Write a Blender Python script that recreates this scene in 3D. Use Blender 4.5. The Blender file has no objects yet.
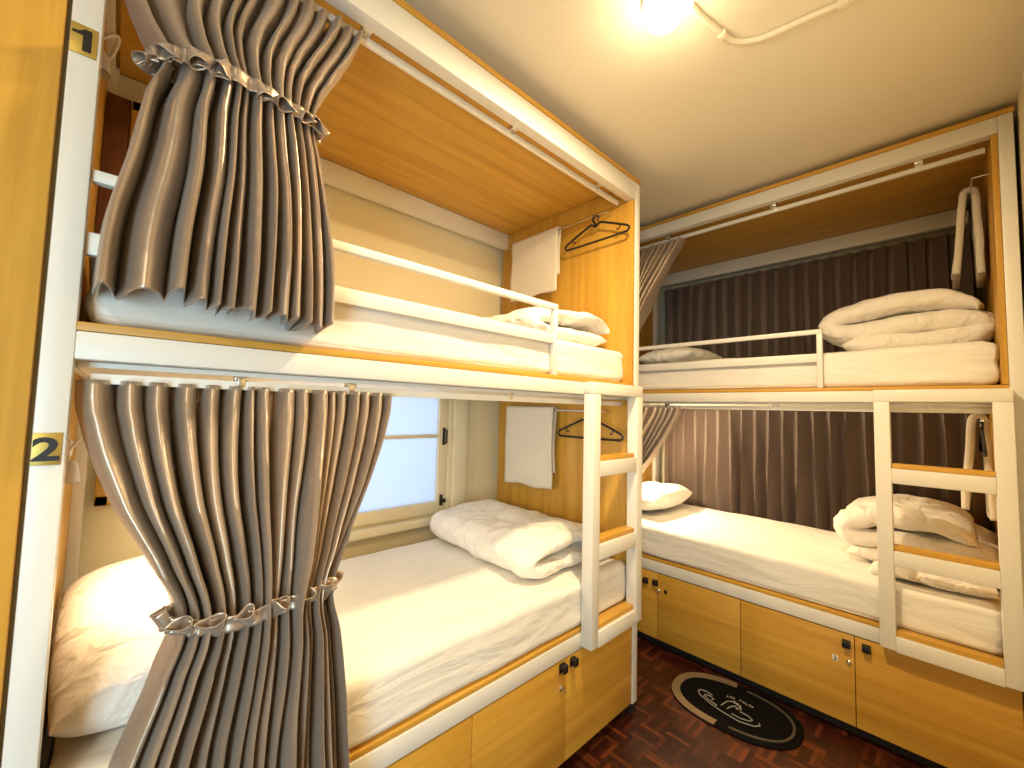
import bpy, bmesh, math, random
from mathutils import Vector, Matrix, noise
PI = math.pi
sc = bpy.context.scene
C = sc.collection
LIFT = 0.05      # everything was measured with the floor 5 cm below zero; lifted at the end

# ------------------------------------------------------------------ materials
def nt(name):
    m = bpy.data.materials.new(name); m.use_nodes = True
    t = m.node_tree
    return m, t, t.nodes['Principled BSDF']
def setp(b, **k):
    for a, v in k.items():
        a = a.replace('_', ' ')
        if a in b.inputs: b.inputs[a].default_value = v
def plain(name, col, rough=.5, metal=0., bump=0., bscale=60., var=0., vscale=3., sheen=0., spec=.5, bdist=.01, stretch=None):
    m, t, b = nt(name)
    setp(b, Base_Color=(*col, 1), Roughness=rough, Metallic=metal)
    b.inputs['Specular IOR Level'].default_value = spec
    if sheen: b.inputs['Sheen Weight'].default_value = sheen
    tc = t.nodes.new('ShaderNodeTexCoord')
    if var:
        n = t.nodes.new('ShaderNodeTexNoise'); n.inputs['Scale'].default_value = vscale; n.inputs['Detail'].default_value = 4
        t.links.new(tc.outputs['Object'], n.inputs['Vector'])
        mx = t.nodes.new('ShaderNodeMix'); mx.data_type = 'RGBA'
        mx.inputs[6].default_value = (*[c*(1-var) for c in col], 1); mx.inputs[7].default_value = (*[min(1, c*(1+var)) for c in col], 1)
        t.links.new(n.outputs['Fac'], mx.inputs[0]); t.links.new(mx.outputs[2], b.inputs['Base Color'])
    if bump:
        n = t.nodes.new('ShaderNodeTexNoise'); n.inputs['Scale'].default_value = bscale; n.inputs['Detail'].default_value = 3
        t.links.new(tc.outputs['Object'], n.inputs['Vector'])
        bp = t.nodes.new('ShaderNodeBump'); bp.inputs['Strength'].default_value = bump; bp.inputs['Distance'].default_value = bdist
        if stretch:
            mp = t.nodes.new('ShaderNodeMapping'); mp.inputs['Scale'].default_value = stretch; mp.inputs['Rotation'].default_value = (0, .2, .5)
            t.links.new(tc.outputs['Object'], mp.inputs['Vector']); t.links.new(mp.outputs['Vector'], n.inputs['Vector']); n.inputs['Distortion'].default_value = .8
        t.links.new(n.outputs['Fac'], bp.inputs['Height']); t.links.new(bp.outputs['Normal'], b.inputs['Normal'])
    return m
def wood(name, axis, c0, c1, rough=.42):
    m, t, b = nt(name)
    tc = t.nodes.new('ShaderNodeTexCoord'); mp = t.nodes.new('ShaderNodeMapping')
    s = [22, 22, 22]; s['xyz'.index(axis)] = 1.1
    mp.inputs['Scale'].default_value = s
    t.links.new(tc.outputs['Object'], mp.inputs['Vector'])
    n = t.nodes.new('ShaderNodeTexNoise'); n.inputs['Scale'].default_value = 1.; n.inputs['Detail'].default_value = 7; n.inputs['Roughness'].default_value = .62
    n.inputs['Distortion'].default_value = .35
    t.links.new(mp.outputs['Vector'], n.inputs['Vector'])
    r = t.nodes.new('ShaderNodeValToRGB')
    r.color_ramp.elements[0].position = .3; r.color_ramp.elements[0].color = (*c0, 1)
    r.color_ramp.elements[1].position = .68; r.color_ramp.elements[1].color = (*c1, 1)
    t.links.new(n.outputs['Fac'], r.inputs['Fac']); t.links.new(r.outputs['Color'], b.inputs['Base Color'])
    b.inputs['Roughness'].default_value = rough
    return m
OAK0, OAK1 = (.50, .245, .028), (.68, .385, .058)
M = dict(
    oak_x=wood('oak_laminate_grain_x', 'x', OAK0, OAK1),
    oak_y=wood('oak_laminate_grain_y', 'y', OAK0, OAK1),
    oak_z=wood('oak_laminate_grain_z', 'z', OAK0, OAK1),
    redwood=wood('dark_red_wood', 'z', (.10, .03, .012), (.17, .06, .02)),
    white=plain('white_painted_metal', (.80, .77, .70), .38, bump=.04, bscale=90),
    cream=plain('cream_painted_wall', (.84, .74, .50), .75, bump=.08, bscale=40, var=.03),
    ceil=plain('painted_ceiling', (.82, .74, .58), .9, bump=.06, bscale=30, var=.02),
    creamwood=plain('cream_painted_timber', (.80, .73, .55), .45),
    sheet=plain('white_cotton_sheet', (.84, .80, .73), .85, bump=.26, bscale=5, bdist=.05, stretch=(.7, 2.2, 2.2), sheen=.1, spec=.2),
    duvet=plain('white_cotton_duvet', (.86, .81, .74), .85, bump=.55, bscale=7, bdist=.05, stretch=(1, 1.6, 1.6), sheen=.15, spec=.2),
    towel=plain('cream_terry_towel', (.84, .76, .62), .95, bump=.5, bscale=420, sheen=.4, spec=.1),
    black=plain('black_plastic', (.012, .011, .012), .35),
    steel=plain('brushed_steel', (.72, .70, .66), .28, metal=1.),
    brass=plain('gold_number_plate', (.52, .36, .08), .42, metal=.55),
    digit=plain('black_digit', (.012, .010, .008), .4),
    plinth=plain('black_plinth', (.012, .010, .009), .8),
    whiteplastic=plain('white_plastic', (.86, .83, .76), .4),
    mat_black=plain('mat_black_pile', (.007, .006, .006), .95, bump=.5, spec=.06, bscale=500),
    mat_dark=plain('mat_charcoal_pile', (.10, .08, .055), .95, bump=.5, spec=.06, bscale=500),
    mat_beige=plain('mat_beige_pile', (.24, .17, .10), .95, bump=.5, spec=.06, bscale=500),
    mat_mark=plain('mat_grey_print', (.36, .33, .28), .9),
)
def satin():
    m, t, b = nt('taupe_satin')
    setp(b, Base_Color=(.47, .365, .275, 1), Roughness=.37, Metallic=.6)
    b.inputs['Specular IOR Level'].default_value = .75
    b.inputs['Sheen Weight'].default_value = .25
    tc = t.nodes.new('ShaderNodeTexCoord'); n = t.nodes.new('ShaderNodeTexNoise')
    n.inputs['Scale'].default_value = 14; n.inputs['Detail'].default_value = 3
    t.links.new(tc.outputs['Object'], n.inputs['Vector'])
    bp = t.nodes.new('ShaderNodeBump'); bp.inputs['Strength'].default_value = .25; bp.inputs['Distance'].default_value = .02
    t.links.new(n.outputs['Fac'], bp.inputs['Height']); t.links.new(bp.outputs['Normal'], b.inputs['Normal'])
    return m
M['satin'] = satin()
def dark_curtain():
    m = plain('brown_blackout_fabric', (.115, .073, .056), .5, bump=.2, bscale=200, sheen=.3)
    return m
M['blackout'] = dark_curtain()
def parquet():
    m, t, b = nt('mosaic_parquet')
    N = t.nodes; L = t.links
    tc = N.new('ShaderNodeTexCoord'); sp = N.new('ShaderNodeSeparateXYZ')
    L.new(tc.outputs['Object'], sp.inputs[0])
    def math_(op, a, b_=None):
        n = N.new('ShaderNodeMath'); n.operation = op
        for i, v in enumerate((a, b_)):
            if v is None: continue
            if isinstance(v, (int, float)): n.inputs[i].default_value = v
            else: L.new(v, n.inputs[i])
        return n.outputs[0]
    S = 1/.10
    x = math_('MULTIPLY', sp.outputs[0], S); y = math_('MULTIPLY', sp.outputs[1], S)
    fx = math_('FLOOR', x); fy = math_('FLOOR', y)
    par = math_('FLOORED_MODULO', math_('ADD', fx, fy), 2.)
    strip_x = math_('FLOOR', math_('MULTIPLY', x, 5.)); strip_y = math_('FLOOR', math_('MULTIPLY', y, 5.))
    def mix(f, a, b_):
        n = N.new('ShaderNodeMix'); n.data_type = 'FLOAT'
        L.new(f, n.inputs[0]); L.new(a, n.inputs[2]); L.new(b_, n.inputs[3]); return n.outputs[0]
    cellA = N.new('ShaderNodeCombineXYZ'); L.new(strip_x, cellA.inputs[0]); L.new(fy, cellA.inputs[1]); cellA.inputs[2].default_value = .5
    cellB = N.new('ShaderNodeCombineXYZ'); L.new(fx, cellB.inputs[0]); L.new(strip_y, cellB.inputs[1]); cellB.inputs[2].default_value = 7.5
    mv = N.new('ShaderNodeMix'); mv.data_type = 'VECTOR'; L.new(par, mv.inputs[0]); L.new(cellA.outputs[0], mv.inputs[4]); L.new(cellB.outputs[0], mv.inputs[5])
    wn = N.new('ShaderNodeTexWhiteNoise'); L.new(mv.outputs[1], wn.inputs['Vector'])
    ns = N.new('ShaderNodeTexNoise'); ns.inputs['Scale'].default_value = 60; ns.inputs['Detail'].default_value = 5
    L.new(tc.outputs['Object'], ns.inputs['Vector'])
    f = math_('ADD', math_('MULTIPLY', wn.outputs['Value'], .8), math_('MULTIPLY', ns.outputs['Fac'], .3))
    r = N.new('ShaderNodeValToRGB'); cr = r.color_ramp
    cr.elements[0].position = .12; cr.elements[0].color = (.022, .004, .003, 1)
    cr.elements[1].position = 1.; cr.elements[1].color = (.150, .036, .010, 1)
    e = cr.elements.new(.62); e.color = (.048, .009, .005, 1)
    L.new(f, r.inputs['Fac'])
    # joints
    ux = math_('ABSOLUTE', math_('SUBTRACT', math_('FRACT', math_('MULTIPLY', x, 5.)), .5))
    uy = math_('ABSOLUTE', math_('SUBTRACT', math_('FRACT', math_('MULTIPLY', y, 5.)), .5))
    ju = mix(par, ux, uy)
    jj = math_('GREATER_THAN', ju, .46)
    mc = N.new('ShaderNodeMix'); mc.data_type = 'RGBA'; L.new(jj, mc.inputs[0]); L.new(r.outputs['Color'], mc.inputs[6]); mc.inputs[7].default_value = (.025, .007, .005, 1)
    L.new(mc.outputs[2], b.inputs['Base Color'])
    b.inputs['Roughness'].default_value = .33
    return m
M['parquet'] = parquet()
def frosted():
    m, t, b = nt('frosted_glass_pane')
    t.nodes.remove(b)
    out = t.nodes['Material Output']
    tr = t.nodes.new('ShaderNodeBsdfTranslucent'); tr.inputs['Color'].default_value = (.80, .84, .90, 1)
    gl = t.nodes.new('ShaderNodeBsdfGlossy'); gl.inputs['Roughness'].default_value = .35; gl.inputs['Color'].default_value = (.6, .6, .6, 1)
    mx = t.nodes.new('ShaderNodeMixShader'); mx.inputs[0].default_value = .08
    t.links.new(tr.outputs[0], mx.inputs[1]); t.links.new(gl.outputs[0], mx.inputs[2]); t.links.new(mx.outputs[0], out.inputs['Surface'])
    return m
M['frosted'] = frosted()
def emis(name, col, s):
    m, t, b = nt(name)
    setp(b, Base_Color=(*col, 1)); b.inputs['Emission Color'].default_value = (*col, 1); b.inputs['Emission Strength'].default_value = s
    return m
M['bulb'] = emis('lamp_glow', (1., .86, .62), 9.)
M['reading_glow'] = emis('reading_lamp_glow', (1., .84, .58), 12.)

# ------------------------------------------------------------------ mesh helpers
class MB:
    def __init__(s): s.bm = bmesh.new()
    def box(s, x0, x1, y0, y1, z0, z1, bev=.002, seg=2):
        t = bmesh.new(); bmesh.ops.create_cube(t, size=1)
        for v in t.verts:
            v.co = Vector(((x0+x1)/2+v.co.x*(x1-x0), (y0+y1)/2+v.co.y*(y1-y0), (z0+z1)/2+v.co.z*(z1-z0)))
        bev = min(bev, .45*min(abs(x1-x0), abs(y1-y0), abs(z1-z0)))
        if bev > 0: bmesh.ops.bevel(t, geom=t.edges[:], offset=bev, segments=seg, affect='EDGES', profile=.5)
        s.join(t); return s
    def join(s, t):
        bmesh.ops.recalc_face_normals(t, faces=t.faces[:])
        me = bpy.data.meshes.new('_'); t.to_mesh(me); t.free(); s.bm.from_mesh(me); bpy.data.meshes.remove(me)
    def tube(s, pts, r, seg=10, closed=False, caps=True):
        pts = [Vector(p) for p in pts]; n = len(pts)
        rr = r if isinstance(r, (list, tuple)) else [r]*n
        t = bmesh.new(); rings = []; up = None
        for i, p in enumerate(pts):
            if closed: d = pts[(i+1) % n]-pts[(i-1) % n]
            else: d = pts[min(i+1, n-1)]-pts[max(i-1, 0)]
            d.normalize()
            if up is None: up = d.orthogonal().normalized()
            else:
                up = (up-d*up.dot(d))
                up = up.normalized() if up.length > 1e-6 else d.orthogonal().normalized()
            w = d.cross(up)
            rings.append([t.verts.new(p+(up*math.cos(a)+w*math.sin(a))*rr[i]) for a in [2*PI*k/seg for k in range(seg)]])
        for i in range(n if closed else n-1):
            a, b = rings[i], rings[(i+1) % n]
            for k in range(seg): t.faces.new((a[k], a[(k+1) % seg], b[(k+1) % seg], b[k]))
        if caps and not closed: t.faces.new(rings[0]); t.faces.new(rings[-1])
        s.join(t); return s
    def lathe(s, prof, c, axis='z', seg=32):
        t = bmesh.new(); c = Vector(c); rings = []
        for (r, h) in prof:
            ring = []
            for k in range(seg):
                a = 2*PI*k/seg; q = (r*math.cos(a), r*math.sin(a), h)
                if axis == 'x': q = (q[2], q[0], q[1])
                if axis == 'y': q = (q[0], q[2], q[1])
                ring.append(t.verts.new(c+Vector(q)))
            rings.append(ring)
        for a, b in zip(rings, rings[1:]):
            for k in range(seg): t.faces.new((a[k], a[(k+1) % seg], b[(k+1) % seg], b[k]))
        t.faces.new(rings[0]); t.faces.new(rings[-1])
        s.join(t); return s
    def grid(s, fn, nu, nv, closed_u=False):
        """fn(u, v) with u, v in 0..1 gives a point"""
        t = bmesh.new(); V = []
        for i in range(nu+(0 if closed_u else 1)):
            V.append([t.verts.new(fn(i/nu, j/nv)) for j in range(nv+1)])
        for i in range(nu):
            a = V[i]; b = V[(i+1) % len(V)]
            for j in range(nv): t.faces.new((a[j], b[j], b[j+1], a[j+1]))
        me = bpy.data.meshes.new('_'); t.to_mesh(me); t.free(); s.bm.from_mesh(me); bpy.data.meshes.remove(me)
        return s
    def poly(s, outline, z0, z1):
        t = bmesh.new()
        a = [t.verts.new((x, y, z0)) for x, y in outline]; b = [t.verts.new((x, y, z1)) for x, y in outline]
        t.faces.new(a); t.faces.new(b)
        n = len(a)
        for i in range(n): t.faces.new((a[i], a[(i+1) % n], b[(i+1) % n], b[i]))
        s.join(t); return s
    def solid(s, th):
        bmesh.ops.recalc_face_normals(s.bm, faces=s.bm.faces[:]); s.th = th; return s
    def xf(s, mat): bmesh.ops.transform(s.bm, matrix=mat, verts=s.bm.verts[:]); return s
    def build(s, name, mat, parent=None, smooth=True, angle=35):
        org = Vector(parent.get('_org', (0, 0, 0))) if parent else Vector((0, 0, 0))
        if org.length: bmesh.ops.translate(s.bm, vec=-org, verts=s.bm.verts[:])
        me = bpy.data.meshes.new(name); s.bm.to_mesh(me); s.bm.free()
        me.materials.append(mat)
        if smooth:
            me.polygons.foreach_set('use_smooth', [True]*len(me.polygons))
            me.set_sharp_from_angle(angle=math.radians(angle))
        o = bpy.data.objects.new(name, me); C.objects.link(o)
        if getattr(s, 'th', 0):
            sm = o.modifiers.new('thickness', 'SOLIDIFY'); sm.thickness = s.th; sm.offset = 0
        if parent:
            o.parent = parent
            if org.length: o['_org'] = tuple(org)
        return o
def tag(o, label=None, cat=None, group=None, kind=None):
    if label: o['label'] = label
    if cat: o['category'] = cat
    group = group or (GROUPS.get(o.name.split('.')[0]) if cat else None)
    if group: o['group'] = group
    if kind: o['kind'] = kind
    return o
def thing(name, label, cat, loc=(0, 0, 0), rz=0., group=None, local=False):
    """Empty at the base. With local=False the parts are given in world coordinates."""
    o = bpy.data.objects.new(name, None); C.objects.link(o); o.empty_display_size = .1
    o.location = loc; o.rotation_euler = (0, 0, rz)
    if not local: o['_org'] = tuple(loc)
    return tag(o, label, cat, group)
GROUPS = dict(bunk_bed='bunk beds of the dormitory', mattress='mattresses on the berths', folded_duvet='folded duvets on the berths', pillow='pillows on the berths', tied_curtain='tied curtains on the bunk fronts', pleated_curtain='pleated curtains behind the far berths', towel='towels on the end panels', clothes_hanger='black hangers on the towel rods', reading_lamp='reading lamps in the berths')
def solo(mb, name, mat, label, cat, org, frame=None, group=None, smooth=True, angle=35):
    """A thing that is one mesh; org is its base point in the coordinates the mesh was made in; frame maps those to the world."""
    bmesh.ops.translate(mb.bm, vec=-Vector(org), verts=mb.bm.verts[:])
    o = mb.build(name, mat, None, smooth, angle)
    o.matrix_world = (frame or Matrix())@Matrix.Translation(org)
    return tag(o, label, cat, group)
def text_mb(ch, h, bold=0.):
    cu = bpy.data.curves.new('_t', 'FONT'); cu.body = ch; cu.size = 1; cu.extrude = .02; cu.offset = bold
    ob = bpy.data.objects.new('_t', cu); C.objects.link(ob)
    dg = bpy.context.evaluated_depsgraph_get(); me = bpy.data.meshes.new_from_object(ob.evaluated_get(dg))
    bpy.data.objects.remove(ob); bpy.data.curves.remove(cu)
    mb = MB(); mb.bm.from_mesh(me); bpy.data.meshes.remove(me)
    xs = [v.co.x for v in mb.bm.verts]; ys = [v.co.y for v in mb.bm.verts]
    for v in mb.bm.verts:
        v.co.x = (v.co.x-(min(xs)+max(xs))/2)*h/(max(ys)-min(ys)); v.co.y = (v.co.y-(min(ys)+max(ys))/2)*h/(max(ys)-min(ys))
        v.co.z *= .02
    return mb
def nz(p, s, seed=0.):
    return noise.noise(Vector((p[0]*s+seed*7.13, p[1]*s-seed*3.7, p[2]*s+seed*1.9)))
def lerp(a, b, t): return a+(b-a)*t
def curve1(tab, x):
    """smooth interpolation in a table of rows sorted by first column (descending)"""
    if x >= tab[0][0]: return tab[0][1:]
    if x <= tab[-1][0]: return tab[-1][1:]
    for i in range(len(tab)-1):
        if tab[i][0] >= x >= tab[i+1][0]:
            t = (tab[i][0]-x)/(tab[i][0]-tab[i+1][0])
            p0 = tab[max(i-1, 0)][1:]; p1 = tab[i][1:]; p2 = tab[i+1][1:]; p3 = tab[min(i+2, len(tab)-1)][1:]
            return [.5*((2*b)+(-a+c)*t+(2*a-5*b+4*c-d)*t*t+(-a+3*b-3*c+d)*t**3) for a, b, c, d in zip(p0, p1, p2, p3)]

# ------------------------------------------------------------------ room shell
YW, XW, YR, XL, YN, ZC = 2.04, 3.42, -.198, -1.9, -2.2, 2.56
ZF = -.05
def struct(mb, name, mat, **k):
    o = mb.build(name, mat, **k); o['kind'] = 'structure'; return o
struct(MB().box(XL, XW, YN, YW, ZF-.06, ZF, 0), 'floor', M['parquet'], smooth=False)
struct(MB().box(XL, XW, YN, YW, ZC, ZC+.06, 0), 'ceiling', M['ceil'], smooth=False)
# back wall with the window opening
WX0, WX1, WZ0, WZ1 = .42, 1.41, .745, 1.44
wb = MB().box(XL, WX0, YW, YW+.1, ZF, ZC, 0).box(WX1, XW, YW, YW+.1, ZF, ZC, 0).box(WX0, WX1, YW, YW+.1, ZF, WZ0, 0).box(WX0, WX1, YW, YW+.1, WZ1, ZC, 0)
struct(wb, 'wall_back', M['cream'], smooth=False)
struct(MB().box(XW, XW+.06, YN, YW, ZF, ZC, 0), 'wall_far', M['cream'], smooth=False)
struct(MB().box(XL+2.2, XW, YR-.08, YR, ZF, ZC, 0), 'wall_right', M['cream'], smooth=False).hide_render = False
struct(MB().box(XL-.06, XL, YN, YW, ZF, ZC, 0), 'wall_left', M['cream'], smooth=False)
struct(MB().box(XL, XW, YN-.06, YN, ZF, ZC, 0), 'wall_front', M['cream'], smooth=False)
# window
win = MB()
yf = YW-.012
win.box(WX0, WX1, yf, YW+.03, WZ0, .808, .003)
win.box(1.352, WX1, yf, YW+.03, .808, WZ1, .003).box(WX0, .47, yf, YW+.03, .808, WZ1, .003)
win.box(.47, 1.352, yf+.004, YW+.02, 1.168, 1.186, .002)
win.box(.47, 1.352, yf, YW+.03, 1.40, WZ1, .003)
w = struct(win, 'window_1', M['creamwood'])
MB().box(.47, 1.352, YW+.005, YW+.009, .808, 1.40, 0).build('frosted_pane', M['frosted'], w, smooth=False)
hb = MB().box(1.375, 1.392, yf-.006, yf, 1.125, 1.225, .002).box(1.379, 1.388, yf-.03, yf-.005, 1.205, 1.215, .002).box(1.379, 1.388, yf-.03, yf-.005, 1.135, 1.145, .002)
hb.tube([(1.3835, yf-.03, 1.135+.08*i/6) for i in range(7)], .0055)
tag(hb.build('handle', M['black'], w), 'black pull handle')
lb = MB().box(1.368, 1.384, yf-.012, yf, .785, .845, .002).box(1.38, 1.402, yf-.016, yf-.004, .80, .82, .002)
tag(lb.build('latch', M['black'], w), 'black window latch')
struct(MB().box(1.412, 1.444, YW-.018, YW, .70, 1.45, .003), 'trim_1', M['creamwood'])
struct(MB().box(1.444, 1.54, YW-.035, YW, .5, 1.45, .004), 'trim_2', M['creamwood'])
struct(MB().box(.35, 1.444, YW-.06, YW, .695, .735, .004), 'trim_3', M['creamwood'])
# wooden sash left of the window (lower berth) and shuttered sash (upper berth)
for i, (x0, x1, z0, z1, dark) in enumerate(((-.035, .30, .975, 1.40, False), (-.02, .42, 1.70, 2.36, True))):
    fr = MB(); YW_ = YW; YW = 1.925 if dark else YW_
    fr.box(x0, x1, YW-.03, YW, z0, z0+.035, .003).box(x0, x1, YW-.03, YW, z1-.035, z1, .003)
    fr.box(x0, x0+.035, YW-.03, YW, z0, z1, .003).box(x1-.035, x1, YW-.03, YW, z0, z1, .003)
    if dark: fr.box(x0, x1, YW-.028, YW, 1.99, 2.02, .003)
    o = struct(fr, 'window_%d' % (i+2), M['oak_z'])
    MB().box(x0+.033, x1-.033, YW-.015, YW-.005, z0+.03, z1-.03, 0).build('shutter_and_shade_panel', M['redwood'] if dark else M['creamwood'], o)
    if dark: MB().box(-.083, -.022, YW-.022, YW-.004, 1.64, 2.36, .001).build('shutter_and_shade_panel', M['redwood'], o)  # added board, its dark red colour imitates shade on the back post
    YW = YW_

# ------------------------------------------------------------------ bunk beds (local: u along the front, v into the bed)
L_, D_ = 1.94, .955
def handle_mb(u, z):
    mb = MB().box(u-.015, u+.015, -.003, .0, z-.018, z+.018, .0015)
    mb.box(u-.013, u+.013, -.020, -.002, z+.002, z+.017, .003); mb.box(u-.013, u+.013, -.024, -.016, z-.012, z+.017, .003)
    return mb
def bunk(name, label, frame_loc, rz, zT, zTb, lad, guard_u, joints, handles, plates=False, num=None):
    t = thing(name, label, 'bunk bed', frame_loc, rz, local=True)
    W = M['white']
    P = .04
    # posts
    for (u0, v0) in ((0, 0), (L_-P, 0), (0, D_-.07), (L_-P, D_-.07)):
        back = v0 > 0
        po = MB().box(u0, u0+P, v0, v0+(.07 if back else .045), .0, zT, .003).build('post', W, t)
        MB().box(u0+.004, u0+P-.004, v0+.008, v0+.040, ZF, .0, .001).build('foot', M['plinth'], po)
    # rails
    bT = zTb+.008
    MB().box(P, L_-P, .0, .045, zTb, zT, .003).build('top_rail', W, t)
    MB().box(P, L_-P, D_-.05, D_, zT-.100, zT-.008, .003).build('back_rail', W, t)
    MB().box(P, L_-P, .0, .045, 1.409, 1.459, .003).build('middle_rail', W, t)
    MB().box(P, L_-P, .0, .045, .392, .453, .003).build('lower_rail', W, t)
    MB().box(P, L_-P, D_-.045, D_, 1.41, 1.455, .003).build('back_rail', W, t)
    for u0 in (P*.25, L_-P*.25-.02):
        for (z0, z1) in ((1.409, 1.455), (zT-.06, zT-.012), (.40, .45)):
            MB().box(u0, u0+.02, .046, D_-.071, z0, z1, .002).build('side_rail', W, t)
    # panels
    MB().box(-.004, L_+.004, -.004, D_, zT+.0005, zT+.020, .002).build('top_board', M['oak_x'], t)
    MB().box(P, L_-P, .047, D_-.052, zT-.0075, zT-.0005, .0).build('canopy_panel', M['oak_x'], t)
    MB().box(P*.2, L_-P*.2, .003, D_-.001, 1.460, 1.476, .002).build('berth_platform', M['oak_x'], t)
    MB().box(P+.001, L_-P-.001, .003, D_-.001, .454, .470, .002).build('berth_platform', M['oak_x'], t)
    MB().box(P+.002, L_-P-.002, .046, D_-.071, 1.398, 1.408, .0).build('berth_underside', M['whiteplastic'], t)
    MB().box(.002, .013, .046, D_-.071, .0, zT-.02, 0).build('end_panel', M['oak_z'], t)
    MB().box(L_-P-.018, L_-P-.001, .004, D_-.002, .472, 1.396, .001).build('end_panel', M['oak_z'], t)
    MB().box(L_-P-.018, L_-P-.001, .004, D_-.002, 1.478, zTb-.002, .001).build('end_panel', M['oak_z'], t)
    MB().box(L_-P-.018, L_-P-.001, .046, D_-.002, zTb, zT-.010, .001).build('end_panel', M['oak_z'], t)
    # locker base
    MB().box(.005, L_-.012, .024, .04, .0, .39, 0).box(L_-.012, L_-.002, .046, D_-.071, .0, .39, 0).build('locker_carcass', M['oak_x'], t)
    MB().box(.045, L_-.045, .055, .07, ZF, .012, 0).build('plinth', M['plinth'], t)
    js = [j for j in joints]
    edges = [P+.003]+js+[L_-P-.003]
    for k in range(len(edges)-1):
        u0, u1 = edges[k]+.0015, edges[k+1]-.0015
        if u1-u0 < .02: continue
        d = MB().box(u0, u1, .003, .022, .008, .386, .0012).build('locker_door', M['oak_x'], t)
        for (hu, hz) in handles:
            if u0 < hu < u1: tag(handle_mb(hu, hz).xf(Matrix.Translation((0, .002, 0))).build('handle', M['black'], d), 'small black pull')
        if num:
            for (kind, uu, z) in num:
                if u0 < uu < u1:
                    if kind == 'lock':
                        tag(MB().lathe([(.010, 0), (.010, -.004), (.007, -.007)], (uu, .003, z), 'y', 20).build('lock', M['steel'], d), 'round cam lock')
                        MB().box(uu-.002, uu+.002, -.022, -.004, z-.008, z+.004, .001).build('key', M['steel'], d)
                    elif kind == 'tag':
                        MB().box(uu-.008, uu+.008, -.001, .003, z-.011, z+.011, .001).build('number_tag', M['black'], d)
                    else:
                        pl = MB().box(uu-.011, uu+.011, .0015, .003, z-.013, z+.013, .0005).build('number_tag', M['whiteplastic'], d)
                        text_mb(kind, .020, .01).xf(Matrix.Translation((uu, .0012, z))@Matrix.Rotation(PI/2, 4, 'X')).build('digit', M['digit'], pl)
    # ladder, proud of the front
    a, b = lad; S = .05
    lt = MB().box(a, b, -.052, -.001, 1.410, 1.460, .003).build('ladder', W, t)
    for u in (a, b-S): MB().box(u, u+S, -.052, -.001, .403, 1.410, .003).build('stringer', W, lt)
    for z in (1.135, .80, .46):
        MB().box(a+S, b-S, -.052, -.001, z-.062, z-.001, .003).build('rung', W, lt)
        MB().box(a+S, b-S, -.040, .012, z, z+.018, .002).build('tread', M['oak_x'], lt)
    # guard rail of the upper berth
    g = MB().box(.002+P, guard_u, .012, .034, 1.735, 1.757, .002).build('guard_rail', W, t)
    MB().box(.002+P, guard_u-.022, .014, .032, 1.600, 1.641, .002).build('guard_bar', W, g)
    MB().box(guard_u-.022, guard_u, .012, .034, 1.477, 1.735, .002).build('guard_post', W, g)
    # curtain tracks
    for (z, hang, tv) in ((zTb+(.004 if plates else -.016), True, .076), (1.382, False, .047)):
        c = MB().box(P+.02, L_-P-.03, tv, tv+.016, z-.014, z+.006, .002).build('curtain_track', M['whiteplastic'], t)
        for u in (.30, .55, 1.13, 1.68):
            MB().box(u-.014, u+.014, .0455 if hang else tv, tv+.020, z+.006, z+((.022 if plates else .04) if hang else .016), .002).box(u-.007, u+.007, tv-.002, tv+.007, z-.006, z+.012, .001).build('track_bracket', M['steel'], c)
    # slim rod for towels along the right-hand end panel, one in each berth
    for z in (2.345, 1.34):
        ur = L_-P-.018
        r_ = MB().tube([(ur-.001, .13, z), (ur-.045, .13, z), (ur-.05, .135, z), (ur-.05, .16, z), (ur-.05, .80, z), (ur-.045, .83, z), (ur-.001, .83, z)], .0035, 8)
        r_.build('towel_rod', M['steel'], t)
    if plates:
        for (ch, z, u) in (('1', 1.977, .0165), ('2', 1.254, .0165)):
            pl = tag(MB().box(u-.0165+.001, u+.0185, -.003, 0., z-.027, z+.027, .0006).build('number_plate', M['brass'], t), 'gold plate with the black number %s' % ch)
            if ch == '2':
                mb = text_mb(ch, .040, .03)
                for v in mb.bm.verts: v.co.x *= 1.25
            else:
                mb = MB().poly([(a*.04, b*.04) for a, b in ((-.02, -.5), (.26, -.5), (.26, .5), (.02, .5), (-.06, .40), (-.16, .34), (-.36, .32), (-.36, .20), (-.02, .20))], -.0003, .0006)
            mb.xf(Matrix.Translation((u+.001, -.0035, z))@Matrix.Rotation(PI/2, 4, 'X')).build('digit', M['digit'], pl)
    return t
A0 = Vector((-.098, 1.05, 0)); B0 = Vector((2.396, 1.755, 0))
FA = Matrix.Translation(A0); FB = Matrix.Translation(B0)@Matrix.Rotation(-PI/2, 4, 'Z')
bunk('bunk_bed', 'long white and oak bunk bed with number plates 1 and 2 on its post', A0, 0, 2.476, 2.385,
     (1.500, 1.885), 1.343, (.043+.0, .501, .959, 1.417), ((1.388, .363), (1.452, .363), (.53, .363), (.475, .363)), True,
     (('lock', 1.385, .290), ('tag', 1.481, .352)))
bunk('bunk_bed', 'white and oak bunk bed at the far right with pleated brown curtains behind', B0, -PI/2, 2.512, 2.448,
     (1.520, 1.905), 1.335, (.06, .518, .971, 1.430), ((.444, .325), (.506, .329), (1.402, .345), (1.470, .352)), False,
     (('lock', .525, .290), ('tag', .568, .295), ('3', 1.361, .268), ('lock', 1.410, .270)))

# ------------------------------------------------------------------ wood partition left of bunk A
solo(MB().box(-1.0, -.104, 1.042, 1.075, ZF, 2.52, .002), 'partition_panel', M['oak_z'], 'tall oak laminate panel left of the post with the number plates', 'panel', (-.55, 1.06, ZF))

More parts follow.
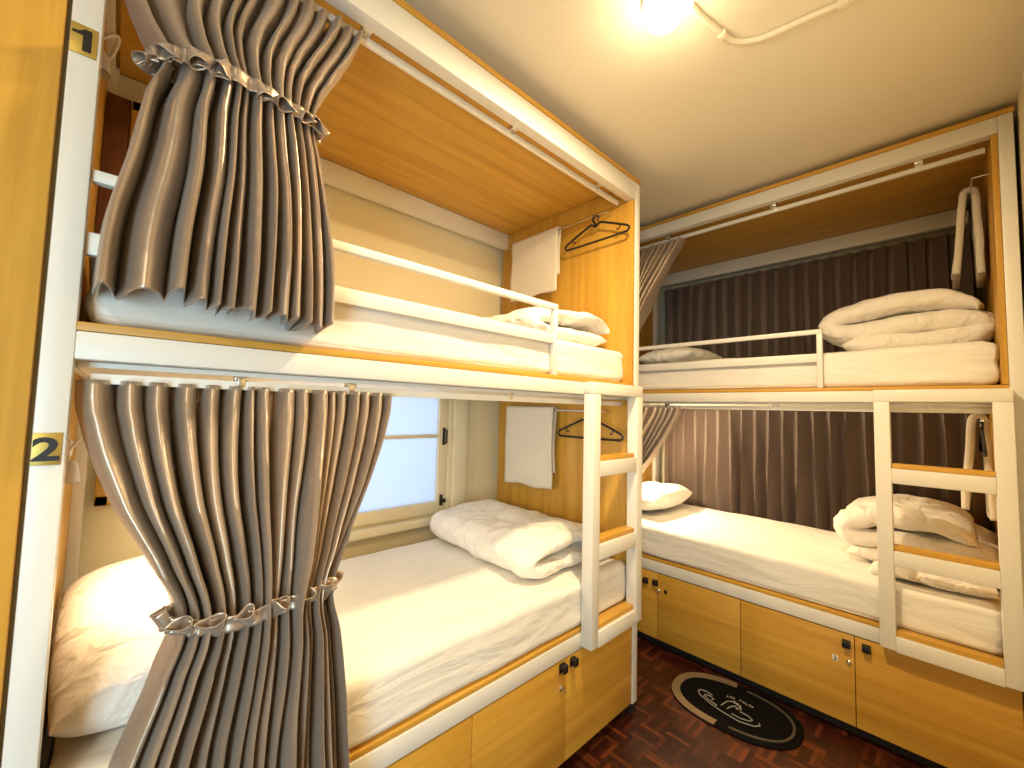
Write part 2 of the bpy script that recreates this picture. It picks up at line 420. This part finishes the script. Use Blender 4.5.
# ------------------------------------------------------------------ mattresses
def mattress(frame, u0, u1, v0, v1, z0, z1, seed, label):
    mb = MB(); nu, nv = 110, 60; R = .034
    def corner(a, lo, hi, r):
        return a
    t = bmesh.new(); bmesh.ops.create_cube(t, size=1)
    bmesh.ops.subdivide_edges(t, edges=t.edges[:], cuts=44, use_grid_fill=True)
    cx, cy, cz = (u0+u1)/2, (v0+v1)/2, (z0+z1)/2; hx, hy, hz = (u1-u0)/2, (v1-v0)/2, (z1-z0)/2
    for v in t.verts:
        p = Vector((v.co.x*2*hx, v.co.y*2*hy, v.co.z*2*hz))
        q = Vector((max(-hx+R, min(hx-R, p.x)), max(-hy+R, min(hy-R, p.y)), max(-hz+R*.9, min(hz-R*.9, p.z))))
        d = p-q
        if d.length > 1e-6:
            m = R
            d = Vector((d.x/R, d.y/R, d.z/(R*.9)))
            d.normalize(); p = q+Vector((d.x*R, d.y*R, d.z*R*.9))
        w = Vector((p.x+cx, p.y+cy, p.z+cz))
        n = d.normalized() if d.length > 1e-6 else Vector((0, 0, 1))
        wr = nz((w.x*1.2, w.y*3.4, w.z*3), 3.2, seed)*.006+nz((w.x*2+w.y*5, w.y*6, 0), 4., seed+3)*.003+abs(nz((w.x*6, w.y*14+w.x*3, 0), 2., seed+5))*-.002
        endk = max(0, 1-(hx-abs(p.x))/.12)     # tucked corners gather near the foot
        wr += endk*math.sin(w.z*70+w.y*24+nz(w, 9, seed)*3)*.0028
        if w.z < z0+.012: wr = 0
        v.co = w+n*wr
    mb.join(t)
    return solo(mb, 'mattress', M['sheet'], label, 'mattress', (cx, cy, z0), frame)
mattress(FA, .043, 1.880, .007, .88, .4705, .648, 1, 'white sheeted mattress on the lower berth by the frosted window')
mattress(FA, .045, 1.880, .037, .88, 1.477, 1.632, 2, 'white mattress on the upper berth above the frosted window')
mattress(FB, .045, 1.874, .007, .86, .4705, .645, 3, 'white mattress on the lower berth of the far right bunk')
mattress(FB, .045, 1.880, .037, .85, 1.477, 1.652, 4, 'white mattress on the upper berth of the far right bunk')

# ------------------------------------------------------------------ soft goods
def duvet(path, T, b0, b1, seed, origin, adir, bdir, n=90, nb=60, wob=.014, pinch=.35, slope=0.):
    """a thick quilt whose cross-section follows path [(a, z)...], swept from b0 to b1"""
    P = [Vector((a, z)) for a, z in path]
    dense = []
    for i in range(len(P)-1):
        p0 = P[max(i-1, 0)]; p1 = P[i]; p2 = P[i+1]; p3 = P[min(i+2, len(P)-1)]
        for k in range(16):
            t = k/16
            dense.append(.5*((2*p1)+(-p0+p2)*t+(2*p0-5*p1+4*p2-p3)*t*t+(-p0+3*p1-3*p2+p3)*t**3))
    dense.append(P[-1])
    cum = [0]
    for a, b in zip(dense, dense[1:]): cum.append(cum[-1]+(b-a).length)
    def at(s):
        s *= cum[-1]
        for i in range(len(cum)-1):
            if cum[i+1] >= s:
                t = (s-cum[i])/max(1e-9, cum[i+1]-cum[i]); return dense[i].lerp(dense[i+1], t)
        return dense[-1]
    A = Vector((*adir, 0)); Bv = Vector((*bdir, 0)); O = Vector(origin)
    smp = [at(i/n) for i in range(n+1)]
    tan = [(smp[min(i+1, n)]-smp[max(i-1, 0)]).normalized() for i in range(n+1)]
    mb = MB()
    def fn(u, v):
        # u goes round: 0..0.5 top side forward, 0.5..1 underside back
        uu = u*2 if u <= .5 else 2-u*2
        side = 1 if u <= .5 else -1
        i = int(round(uu*n)); p = smp[i]; tg = tan[i]; nr = Vector((-tg.y, tg.x))
        s = uu
        e = max(0., 1-abs(2*s-1)**14)**.5
        w = 2*v-1
        eb = max(0., 1-abs(w)**8)**.5
        th = T*.5*e*(pinch*.2+(1-pinch*.2)*eb)*(1 if abs(w) < .999 else .0)
        q = p+nr*side*th
        bb = lerp(b0, b1, v)+.5*(1-e)*0
        a_ = q.x; z_ = q.y+slope*(w)
        X = O+A*a_+Bv*bb+Vector((0, 0, z_))
        k = nz(X, 6., seed)*wob+nz(X, 15., seed+2)*wob*.45-abs(nz(X+Vector((X.z*2, 0, 0)), 9., seed+6))*wob*.9-max(0, .25-abs(nz(X, 7., seed+8)))*wob*1.2+math.sin(bb*55+nz(X, 5, seed)*5+s*9)*.0022*(abs(w)**3)
        edge = nz((s*8, seed, 0), 1.)*.02
        return X+(A*nr.x+Vector((0, 0, nr.y)))*side*k*e*eb+Bv*edge*w*abs(w)
    mb.grid(fn, 2*n, nb, closed_u=True)
    bmesh.ops.remove_doubles(mb.bm, verts=mb.bm.verts[:], dist=.0004)
    bmesh.ops.recalc_face_normals(mb.bm, faces=mb.bm.faces[:])
    return mb
def pillow(w, d, h, seed, wob=.012):
    mb = MB(); n = 56
    for side in (1, -1):
        def fn(u, v, side=side):
            a, b = 2*u-1, 2*v-1
            f = (max(0, 1-abs(a)**3.2)*max(0, 1-abs(b)**3.2))**.5
            x = a*w/2*(1-.06*(1-abs(a))*0-.05*b*b*abs(a)); y = b*d/2*(1-.05*a*a*abs(b))
            z = side*h/2*f
            k = (nz((x, y, side), 9, seed)*wob+nz((x, y, side*2), 22, seed)*wob*.4)*f
            return Vector((x, y, z+k))
        mb.grid(fn, n, n)
    bmesh.ops.remove_doubles(mb.bm, verts=mb.bm.verts[:], dist=.0003)
    bmesh.ops.recalc_face_normals(mb.bm, faces=mb.bm.faces[:])
    return mb
# lower left berth: duvet folded over at the foot, beneath the towel
o = duvet([(.54, .038), (.36, .045), (.14, .040), (.030, .050), (.015, .078), (.05, .108), (.20, .132), (.34, .130), (.43, .112), (.475, .088)], .086, 0, .80, 11, (1.21, 1.14, .648), (1, .0), (.05, 1), wob=.014)
solo(o, 'folded_duvet', M['duvet'], 'white folded duvet under the towel on the lower berth by the window', 'duvet', (1.45, 1.5, .648), angle=80)
# upper left berth
o = duvet([(.50, .045), (.30, .048), (.10, .040), (.02, .055), (.02, .080), (.10, .110), (.26, .130), (.42, .142), (.50, .118), (.515, .085)], .086, 0, .76, 12, (1.20, 1.135, 1.632), (1, 0), (.03, 1), wob=.018)
solo(o, 'folded_duvet', M['duvet'], 'white folded duvet at the foot of the upper berth above the window', 'duvet', (1.45, 1.5, 1.632), angle=80)
# far bunk, upper: three thick layers
o = duvet([(.04, .042), (.18, .050), (.38, .045), (.49, .060), (.515, .105), (.45, .130), (.30, .126), (.10, .112), (.02, .120), (-.005, .160), (.06, .200), (.24, .232), (.40, .228), (.49, .185), (.50, .16)], .110, 0, .56, 13, (2.60, .418, 1.652), (0, -1), (1, 0), wob=.014)
solo(o, 'folded_duvet', M['duvet'], 'plump white duvet folded in layers on the upper berth of the far right bunk', 'duvet', (2.88, .16, 1.652), angle=80)
# far bunk, lower: a mound with a roll at its front and a loose layer beneath
o = duvet([(.015, .045), (.15, .05), (.34, .05), (.46, .06), (.495, .095), (.43, .135), (.25, .135), (.08, .110), (.01, .135), (.03, .185), (.16, .225), (.34, .220), (.45, .175)], .104, 0, .62, 14, (2.62, .395, .645), (0, -1), (1, 0), wob=.02)
solo(o, 'folded_duvet', M['duvet'], 'white duvet heaped behind the ladder on the lower berth of the far right bunk', 'duvet', (2.9, .16, .645), angle=80)
o = duvet([(.02, .018), (.14, .020), (.28, .018), (.40, .022)], .030, 0, .16, 15, (2.47, .30, .646), (0, -1), (1, 0), wob=.008, nb=24)
solo(o, 'folded_blanket', M['duvet'], 'flat fold of thin white bedding at the mattress edge behind the far ladder', 'blanket', (2.55, .1, .646), angle=80)
# pillows
def put_pillow(w, d, h, seed, loc, rot, label):
    mb = pillow(w, d, h, seed)
    mb.xf(Matrix.Translation(loc)@Matrix.Rotation(rot[2], 4, 'Z')@Matrix.Rotation(rot[1], 4, 'Y')@Matrix.Rotation(rot[0], 4, 'X'))
    zs = min(v.co.z for v in mb.bm.verts)
    return solo(mb, 'pillow', M['duvet'], label, 'pillow', (loc[0], loc[1], zs), angle=80)
put_pillow(.46, .64, .225, 21, (.153, 1.49, .755), (.12, -.05, .03), 'large white pillow at the head of the lower berth behind the tied curtain')
put_pillow(.36, .52, .15, 22, (.14, 1.55, 1.705), (0, -.05, .0), 'white pillow at the head of the upper berth beside post 1')
put_pillow(.62, .40, .17, 23, (2.86, 1.54, .735), (-.10, 0, .0), 'white pillow at the head of the lower berth of the far right bunk')
put_pillow(.58, .40, .13, 24, (2.86, 1.30, 1.715), (-.05, 0, .0), 'grey-shaded pillow at the head of the upper berth of the far right bunk')

# ------------------------------------------------------------------ curtains (local bunk coordinates)
def curtain(frame, rows, nf, seed, tie=None, th=.0016, nz_rows=110, hem=.012, label='', omega=.20, group=None, mat='satin', name='tied_curtain', asym=0.):
    rnd = random.Random(seed)
    ztop, zbot = rows[0][0], rows[-1][0]
    wts = [rnd.uniform(.6, 1.5)*(1.5 if k < 1 else (1.7 if nf == 13 and k < 3 else 1)) for k in range(nf)]; tot = sum(wts)
    bounds = [0]
    for w in wts: bounds.append(bounds[-1]+w/tot)
    per = 16; N = nf*per
    amps = [rnd.uniform(.75, 1.2) for _ in range(nf)]
    rec = [rnd.uniform(-.6, 1.) for _ in range(nf+1)]
    def fn(u, v):
        i = int(round(u*N)); k = min(i//per, nf-1); ph = (i-k*per)/per
        s0, s1 = bounds[k], bounds[k+1]
        z = lerp(ztop, zbot, v)
        x0, x1, vc, amp, bulge = curve1(rows, z)
        f = 2*PI*ph
        s = lerp(s0, s1, ph)
        drift = nz((k*1.7, z*2.6, seed), 1.)*.35
        am = 1.4*amp*(amps[k]+.55*nz((k*2.3, z*3.2, seed+4), 1.))
        pitch = (x1-x0)*(s1-s0)
        # round wide lobes towards the viewer, narrow pockets behind
        dx = -math.sin(f)*pitch*omega*(-1)
        c = math.cos(f-PI)           # -1 at the joins .. +1 in the middle of the lobe
        lobe = c if c < 0 else c**.8
        x = lerp(x0, x1, s)+math.sin(f-PI)*(-pitch)*omega*-1+drift*pitch*.8*math.sin(PI*s)
        # sway of the whole sheet
        x += nz((s*3, z*3., seed+9), 1.)*.010*math.sin(PI*s)
        b = math.sin(PI*min(1, max(0, s)))
        rk = lerp(rec[k]*(1-nz((k*.7, z*2, seed+7), 1.)), rec[k+1]*(1-nz((k*.7+.7, z*2, seed+7), 1.)), ph)
        y = vc-bulge*b**.8-am*lobe+rk*am*.6
        zz = z
        if v > .97: zz += nz((k*1.3, ph*2, seed), 1.)*hem*(v-.97)/.03
        if asym: zz += asym*(1-s)*v
        return Vector((x, y, zz))
    mb = MB(); mb.grid(fn, N, nz_rows); mb.solid(th)
    org = ((rows[-1][1]+rows[-1][2])/2, rows[-1][3], zbot)
    o = solo(mb, name, M[mat], label, 'curtain', org, frame, group, angle=80)
    if tie:
        zt, wid, ruf, tu0, tu1, tv, td = tie; flare = 1 if zt < 1.3 else -1
        cu, ru = (tu0+tu1)/2, (tu1-tu0)/2
        rt = random.Random(seed*31)
        def band(u, v):
            w = 2*v-1; a = 2*PI*u
            rr = .004*math.sin(31*a+nz((math.cos(a)*3, math.sin(a)*3, seed), 1.)*6)+.003*abs(w)
            return Vector((cu+math.cos(a)*(ru+.005+rr), tv-math.sin(a)*(td+.005+rr), zt+w*wid*.40+.005*math.sin(6*PI*u+seed)))-Vector(org)
        tb = MB(); tb.grid(band, 300, 6, closed_u=True)
        # gathered loops of cloth round the band, their open mouths showing
        nl = 17
        for i in range(nl):
            a = 2*PI*(i+rt.uniform(-.2, .2))/nl
            out = Vector((math.cos(a)*td, -math.sin(a)*ru, 0)).normalized(); tan_ = Vector((-out.y, out.x, 0))
            c0 = Vector((cu+math.cos(a)*(ru+.008), tv-math.sin(a)*(td+.008), zt+.005*math.sin(3*a+seed)+rt.uniform(-.004, .004)))-Vector(org)
            tilt_ = rt.uniform(.35, .95)*flare; lean_ = rt.uniform(-.7, .7)
            ax = (Vector((0, 0, 1))*math.cos(tilt_)*flare+out*math.sin(abs(tilt_))+tan_*lean_*.6).normalized()
            sx = ax.cross(out); sx = sx.normalized() if sx.length > .1 else tan_
            sy_ = sx.cross(ax)
            ma = .019*rt.uniform(.75, 1.2); mi = .009*rt.uniform(.7, 1.4); h = wid*rt.uniform(.95, 1.25)
            def loop(u, v, ax=ax, sx=sx, sy_=sy_, ma=ma, mi=mi, h=h, c0=c0):
                q = 2*PI*u; f = .62+.48*v**1.5
                rip = 1+.13*math.sin(3*q+v*2+ma*900)
                return c0+ax*(h*(v-.5))+sx*(math.cos(q)*ma*f*rip)+sy_*(math.sin(q)*mi*f*rip+.004*math.sin(2*q))
            tb.grid(loop, 30, 8, closed_u=True)
        tb.solid(.0014)
        tie_o = tb.build('tieback', M[mat], o, angle=80)
    return o
# rows: z, u0, u1, v centre, fold depth, bulge towards the room
curtain(FA, [(1.375, .040, .655, .045, .022, .0), (1.30, .050, .640, .035, .024, .01), (1.15, .100, .580, .005, .030, .03), (1.02, .165, .515, -.020, .034, .045), (.935, .200, .475, -.032, .036, .05),
             (.85, .180, .490, -.034, .036, .05), (.70, .130, .508, -.044, .038, .045), (.50, .085, .530, -.052, .042, .035), (.30, .07, .550, -.056, .044, .03)], 17, 5,
        tie=(.935, .036, .024, .190, .482, -.050, .064), label='taupe satin curtain tied at its waist under number plate 2, hanging over the lower berth', omega=.09)
curtain(FA, [(2.375, .055, .545, .074, .020, .0), (2.28, .062, .510, .050, .024, .01), (2.12, .064, .440, .010, .030, .035), (2.05, .090, .412, .0, .032, .04), (1.985, .120, .398, -.010, .034, .045),
             (1.90, .098, .415, -.018, .034, .045), (1.78, .082, .435, -.025, .038, .045), (1.65, .060, .450, -.032, .042, .045), (1.512, .054, .453, -.038, .040, .045)], 13, 8,
        tie=(1.985, .036, .025, .112, .402, -.030, .052), label='taupe satin curtain tied high beside number plate 1, hanging over the upper berth', omega=.09, hem=.022, asym=.018)
curtain(FB, [(1.375, .050, .640, .045, .017, .0), (1.25, .060, .585, .030, .022, .015), (1.08, .075, .49, .005, .028, .035), (.93, .085, .385, -.005, .032, .035), (.84, .085, .37, -.005, .034, .035), (.665, .07, .37, -.005, .038, .03)], 14, 15,
        tie=(.915, .036, .024, .085, .365, -.03, .066), label='tied curtain at the head end of the lower berth of the far right bunk', nz_rows=70)
curtain(FB, [(2.414, .050, .640, .074, .020, .0), (2.30, .060, .590, .040, .022, .015), (2.12, .075, .505, .010, .028, .03), (1.98, .085, .44, .0, .032, .035), (1.85, .09, .375, -.005, .034, .035), (1.66, .07, .37, -.005, .038, .03)], 14, 16,
        tie=(1.84, .036, .024, .085, .365, -.04, .055), label='tied curtain at the head end of the upper berth of the far right bunk', nz_rows=70)
# pleated curtains behind both berths of the far bunk
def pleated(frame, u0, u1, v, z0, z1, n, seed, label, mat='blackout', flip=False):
    rnd = random.Random(seed); per = 14; N = n*per
    tilt = [rnd.uniform(-1, 1) for _ in range(n+1)]; am = [rnd.uniform(.8, 1.25) for _ in range(n+1)]
    def fn(a, b):
        i = int(round(a*N)); k = min(i//per, n-1); ph = (i-k*per)/per
        z = lerp(z1, z0, b)
        u = lerp(u0, u1, (k+ph)/n)
        sw = lerp(tilt[k], tilt[k+1], ph)*.030*b+nz((k*.9, z*3, seed), 1.)*.008
        # each pleat slants out towards the room, then folds sharply back under
        d = (.036+.030*b)*am[k]
        if ph < .72: q = ph/.72; y = -d*(q**1.25); dx = 0
        else: q = (ph-.72)/.28; y = -d*(1-q**.8); dx = -(u1-u0)/n*.42*math.sin(PI*q)
        pinch = math.exp(-((1-b)/.12)**2)*0+math.exp(-(b/.10)**2)
        if flip: u = u0+u1-u; sw = -sw; dx = -dx
        return Vector((u+sw+dx*(1-.5*pinch), v+y+.008*nz((u*9, z*4, seed), 1.)*b, z))
    mb = MB(); mb.grid(fn, N, 40); mb.solid(.0016)
    return solo(mb, 'pleated_curtain', M[mat], label, 'curtain', ((u0+u1)/2, v, z0), frame, angle=50)
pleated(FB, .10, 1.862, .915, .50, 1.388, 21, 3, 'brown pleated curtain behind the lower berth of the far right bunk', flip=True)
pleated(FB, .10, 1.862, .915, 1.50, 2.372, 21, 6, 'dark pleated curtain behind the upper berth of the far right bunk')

# ------------------------------------------------------------------ towels and hangers
def towel(frame, u, v0, v1, ztop, zb_in, zb_out, seed, label, half=.012, spread=.0, th=.007):
    """folded over a rod running along v at (u, ztop)"""
    mb = MB()
    la, lb = ztop-zb_out, ztop-zb_in; arc = PI*half
    tot = la+arc+lb
    def fn(a, b):
        s = a*tot; v = lerp(v0, v1, b)
        if s < la: x = -half-spread*(la-s)/la; z = ztop-(la-s)
        elif s < la+arc:
            g = (s-la)/half; x = -half*math.cos(g); z = ztop+half*math.sin(g)
        else: x = half+spread*.4*(s-la-arc)/lb; z = ztop-(s-la-arc)
        k = nz((s*3, v*5, seed), 2.)*.008*min(1, abs(s-la-arc/2)/.1)
        z += (nz((v*4, seed, 0), 2.)*.012-.02*(v-v0))*(1 if abs(s-la) > .05 else 0)*min(1, abs(s-la-arc/2)/.3)
        vv = v+.012*nz((z*4, seed, b*2), 1.)
        return Vector((u+x+k, vv, z))
    mb.grid(fn, 60, 26); mb.solid(th)
    return solo(mb, 'towel', M['towel'], label, 'towel', (u, (v0+v1)/2, min(zb_in, zb_out)), frame, angle=80)
ur = L_-.04-.018-.05     # rod position, bunk local
towel(FA, ur, .435, .80, 2.349, 2.10, 2.00, 1, 'cream towel hanging on the end panel of the upper berth above the window', half=.013)
towel(FA, ur, .445, .815, 1.344, 1.00, .915, 2, 'cream towel hanging on the end panel of the lower berth by the window', half=.013)
towel(FB, ur-.005, .30, .54, 2.349, 1.98, 1.99, 3, 'slim folded towel hanging at the right end of the far upper berth', half=.018, spread=.030, th=.024)
towel(FB, ur-.005, .26, .50, 1.344, .93, .96, 4, 'slim folded towel hanging behind the far ladder in the lower berth', half=.018, spread=.030, th=.024)
def hanger(frame, u, vc, zr, label, yaw=0., w=.195):
    mb = MB(); R = .0058
    pts = []
    # closed body, slightly rounded shoulders
    body = [(-w+.012, -.128), (-w, -.118), (-w-.001, -.108), (-w+.012, -.097), (-.11, -.066), (-.04, -.038), (-.022, -.036), (-.012, -.045), (0, -.050), (.012, -.045), (.022, -.036), (.04, -.038), (.11, -.066), (w-.012, -.097), (w+.001, -.108), (w, -.118), (w-.012, -.128), (.1, -.129), (0, -.129), (-.1, -.129)]
    mb.tube([(0, a, b) for a, b in body], R, 8, closed=True)
    hook = [(0, 0, -.050), (0, .004, -.030), (0, .016, -.014)]+[(0, .018*math.cos(a), .018*math.sin(a)-.010) for a in [i*PI/8 for i in range(0, 11)]]
    mb.tube(hook, .0055, 8)
    for s in (-1, 1):
        mb.tube([(0, s*.142, -.078), (0, s*.142, -.094), (0, s*.137, -.103), (0, s*.129, -.103), (0, s*.126, -.096)], .0032, 6)
    mb.xf(Matrix.Translation((u, vc, zr+.0))@Matrix.Rotation(yaw, 4, 'Z'))
    return solo(mb, 'clothes_hanger', M['black'], label, 'hanger', (u, vc, zr-.13), frame)
hanger(FA, ur+.002, .192, 2.338, 'black plastic hanger on the end panel of the upper berth above the window')
hanger(FA, ur+.002, .218, 1.333, 'black plastic hanger behind the near ladder on the lower berth end panel')
hanger(FB, ur+.002, .24, 1.333, 'black plastic hanger at the right end of the far lower berth', yaw=0)

# ------------------------------------------------------------------ reading lamps with white flexible cords
def reading_lamp(frame, v, z, lit, label):
    o = Vector((.02, v, z))
    rt = thing('reading_lamp', label, 'lamp', frame@o, local=True); rt.rotation_euler = frame.to_euler()
    MB().lathe([(.022, -.006), (.022, .004), (.016, .008)], (0, 0, 0), 'x', 24).build('wall_plate', M['whiteplastic'], rt)
    arc = [(.006+.035*math.sin(a)*.8, -.05*(1-math.cos(a)), .05*math.sin(a)+.0) for a in [i*PI/12 for i in range(13)]]
    MB().tube(arc+[(.006, -.10, -.02)], .004, 8).build('flexible_arm', M['whiteplastic'], rt)
    MB().lathe([(.010, 0), (.016, -.01), (.022, -.045), (.0215, -.047), (.012, -.014), (.008, -.006)], (.008, -.10, -.02), 'z', 24).build('shade', M['whiteplastic'], rt)
    MB().lathe([(.006, -.012), (.013, -.018), (.015, -.028), (.008, -.036)], (.008, -.10, -.02), 'z', 16).build('bulb', M['reading_glow'] if lit else M['whiteplastic'], rt)
    return rt
reading_lamp(FA, .42, 1.22, True, 'small white reading lamp beside post 2 over the lower berth pillow')
reading_lamp(FA, .26, 2.09, False, 'unlit white reading lamp beside post 1 in the upper berth')
reading_lamp(FB, .50, 1.20, True, 'white reading lamp over the pillow of the far lower berth')

# ------------------------------------------------------------------ floor mat
def mat_():
    cx, cy, z = 2.215, .760, ZF
    rot = Matrix.Translation((cx, cy, z))@Matrix.Rotation(math.radians(4), 4, 'Z')
    t = thing('floor_mat', 'oval black and beige bath mat on the parquet before the far lockers', 'mat', (cx, cy, z), math.radians(4), local=True)
    def ring(a0, b0, a1, b1, z1, th0, th1, n=72):
        mb = MB(); bm = bmesh.new()
        def rows_(a, b, zz): return [bm.verts.new((a*sgn(math.cos(q)), b*sgn(math.sin(q)), zz)) for q in [th0+(th1-th0)*i/n for i in range(n+1)]]
        o0, o1, i1, i0 = rows_(a0, b0, 0), rows_(a0, b0, z1), rows_(a1, b1, z1), rows_(a1, b1, 0)
        for p, q in ((o0, o1), (o1, i1), (i1, i0)):
            for k in range(n): bm.faces.new((p[k], p[k+1], q[k+1], q[k]))
        mb.join(bm); return mb
    def sgn(c, e=.86): return math.copysign(abs(c)**e, c)
    a, b = .198, .278
    bm = MB(); bm.poly([(a*sgn(math.cos(q)), b*sgn(math.sin(q))) for q in [2*PI*i/96 for i in range(96)]], 0, .007)
    bm.build('base', M['mat_black'], t)
    ring(a-.002, b-.002, a-.040, b-.040, .011, math.radians(4), math.radians(176)).build('beige_border', M['mat_beige'], t)
    ring(a-.030, b-.030, a-.040, b-.040, .011, math.radians(184), math.radians(356)).build('thin_border', M['mat_dark'], t)
    # printed marks: a row of small lettering-like dashes, a little figure, two swooshes.  local frame: right in picture = -y mostly
    mk = MB()
    e = Matrix.Translation((0, 0, 0))
    def P(r, up): return (-.0+up, -r, .0085)   # r to the viewer's right (-y), up = away (+x)
    def stroke(pts, w=.0022): mk.tube([P(*p) for p in pts], w, 6)
    import math as m_
    stroke([(-.150+.0, .012), (-.158, -.004), (-.140, -.030), (-.08, -.062), (-.02, -.080), (.05, -.092), (.105, -.078), (.125, -.055), (.118, -.040)])
    stroke([(-.150, .012), (-.125, .018), (-.095, .010)])
    stroke([(-.120, -.008), (-.125, -.020), (-.095, -.040), (-.055, -.052)]); stroke([(-.120, -.008), (-.098, -.004), (-.08, -.016), (-.088, -.028)])
    stroke([(.01, -.062), (.05, -.066), (.085, -.056), (.092, -.040), (.07, -.024), (.035, -.020)])
    stroke([(-.042, -.036), (-.030, .012), (-.012, .030), (.008, .030)]); stroke([(-.015, -.040), (-.004, -.010), (.010, .006)])
    for (r, u) in ((.012, .028), (.024, .020), (.030, .004), (.018, -.004), (-.002, .034)): mk.tube([P(r, u), P(r+.004, u-.008)], .0058, 6)
    mk.build('print', M['mat_mark'], t)
    dm = MB()
    for i in range(9):
        if i in (3,): continue
        r = -.040+i*.0135; u = .064-abs(i-4)*.002
        dm.tube([P(r, u-.006), P(r+.001, u+.006)], .0016, 5)
        dm.tube([P(r, u+(-.006, .006, 0)[i % 3]), P(r+.007, u+(-.006, .006, 0)[i % 3])], .0016, 5)
        if i % 2: dm.tube([P(r+.007, u-.006), P(r+.006, u+.006)], .0014, 5)
    dm.build('lettering', M['mat_mark'], t)
mat_()

# ------------------------------------------------------------------ ceiling lamp and conduit
LX, LY = 1.10, .555
t = thing('ceiling_lamp', 'glowing ceiling light between the two bunks', 'lamp', (LX, LY, ZC), 0)
MB().lathe([(.060, 0), (.060, -.012), (.045, -.020)], (LX, LY, ZC), 'z', 40).build('base', M['whiteplastic'], t)
MB().lathe([(.040, -.018), (.052, -.030), (.055, -.050), (.045, -.072), (.022, -.086), (.004, -.090)], (LX, LY, ZC), 'z', 40).build('bulb', M['bulb'], t)
cp = [(LX+.07, LY-.05), (1.22, .50), (1.30, .482), (1.345, .474), (1.38, .462), (1.41, .440), (1.435, .400), (1.445, .36), (1.46, .26), (1.49, .12), (1.50, -.02), (1.52, -.20)]
cpt = thing('cable_conduit', 'thin conduit bending along the ceiling from the lamp', 'conduit', (1.4, .4, ZC), 0)
MB().tube([(x, y, ZC-.009) for x, y in cp], .009, 10).build('pipe', M['ceil'], cpt)
for (x, y) in ((1.335, .476), (1.475, .19)):
    MB().box(x-.012, x+.012, y-.012, y+.012, ZC-.021, ZC, .002).build('clip', M['ceil'], cpt)

# ------------------------------------------------------------------ light
def light(kind, name, loc, energy, col, size=.1, rot=None, spot=None, **k):
    l = bpy.data.lights.new(name, kind); l.energy = energy; l.color = col
    if kind == 'AREA': l.size = size; l.shape = k.get('shape', 'SQUARE'); l.size_y = k.get('size_y', size)
    elif kind == 'SPOT': l.spot_size = spot; l.spot_blend = .6; l.shadow_soft_size = size
    else: l.shadow_soft_size = size
    o = bpy.data.objects.new(name, l); C.objects.link(o); o.location = loc
    if rot: o.rotation_euler = rot
    return o
WARM = (1., .78, .46)
light('AREA', 'ceiling_lamp_light', (LX, LY, ZC-.095), 18, WARM, .11, shape='DISK')
light('POINT', 'ceiling_lamp_side_light', (LX, LY, ZC-.11), 1.4, WARM, .05)
# warm fill light added behind the camera, with no visible fixture
light('AREA', 'rear_fill_light', (-1.0, -1.2, ZC-.03), 22, (1., .82, .54), .35)
# daylight from the doorway behind the camera
light('AREA', 'doorway_light', (-.9, -.5, 1.0), 15, (.46, .78, 1.), .5, rot=(math.radians(80), 0, math.radians(-25)), shape='RECTANGLE', size_y=1.2)
light('SPOT', 'reading_light', (-.02, 1.42, 1.18), 11, WARM, .03, rot=(0, math.radians(-62), math.radians(10)), spot=math.radians(155))
light('SPOT', 'reading_light', (2.66, 1.60, 1.16), 34, WARM, .03, rot=(math.radians(-66), 0, math.radians(28)), spot=math.radians(150))
light('AREA', 'window_daylight', (.9, YW+.6, 1.15), 5, (.80, .90, 1.), 1.2, rot=(math.radians(-90), 0, 0))
w_ = bpy.data.worlds.new('World'); sc.world = w_; w_.use_nodes = True
w_.node_tree.nodes['Background'].inputs[0].default_value = (.6, .75, 1., 1); w_.node_tree.nodes['Background'].inputs[1].default_value = .35

# ------------------------------------------------------------------ camera
f, p, r, y = 417.533555, .0604587325, .0246743146, .813858759
F = Vector((math.cos(p)*math.cos(y), math.cos(p)*math.sin(y), math.sin(p)))
Rt = Vector((math.sin(y), -math.cos(y), 0)); U = Rt.cross(F)
R2 = Rt*math.cos(r)+U*math.sin(r); U2 = -Rt*math.sin(r)+U*math.cos(r)
cam = bpy.data.cameras.new('camera'); cam.sensor_width = 36; cam.lens = f/1024*36; cam.clip_start = .02
co = bpy.data.objects.new('camera', cam); C.objects.link(co)
mm = Matrix((R2, U2, -F)).transposed().to_4x4(); mm.translation = (0, 0, 1.276*1.05); co.matrix_world = mm
sc.camera = co

for o in list(C.objects):
    if o.parent is None:
        m = o.matrix_world.copy() if o.type != 'EMPTY' else None
        o.location.z += LIFT
    if '_org' in o: del o['_org']
sc.view_settings.view_transform = 'Standard'; sc.view_settings.look = 'None'
sc.view_settings.gamma = 1; sc.view_settings.exposure = .9; sc.view_settings.use_curve_mapping = False
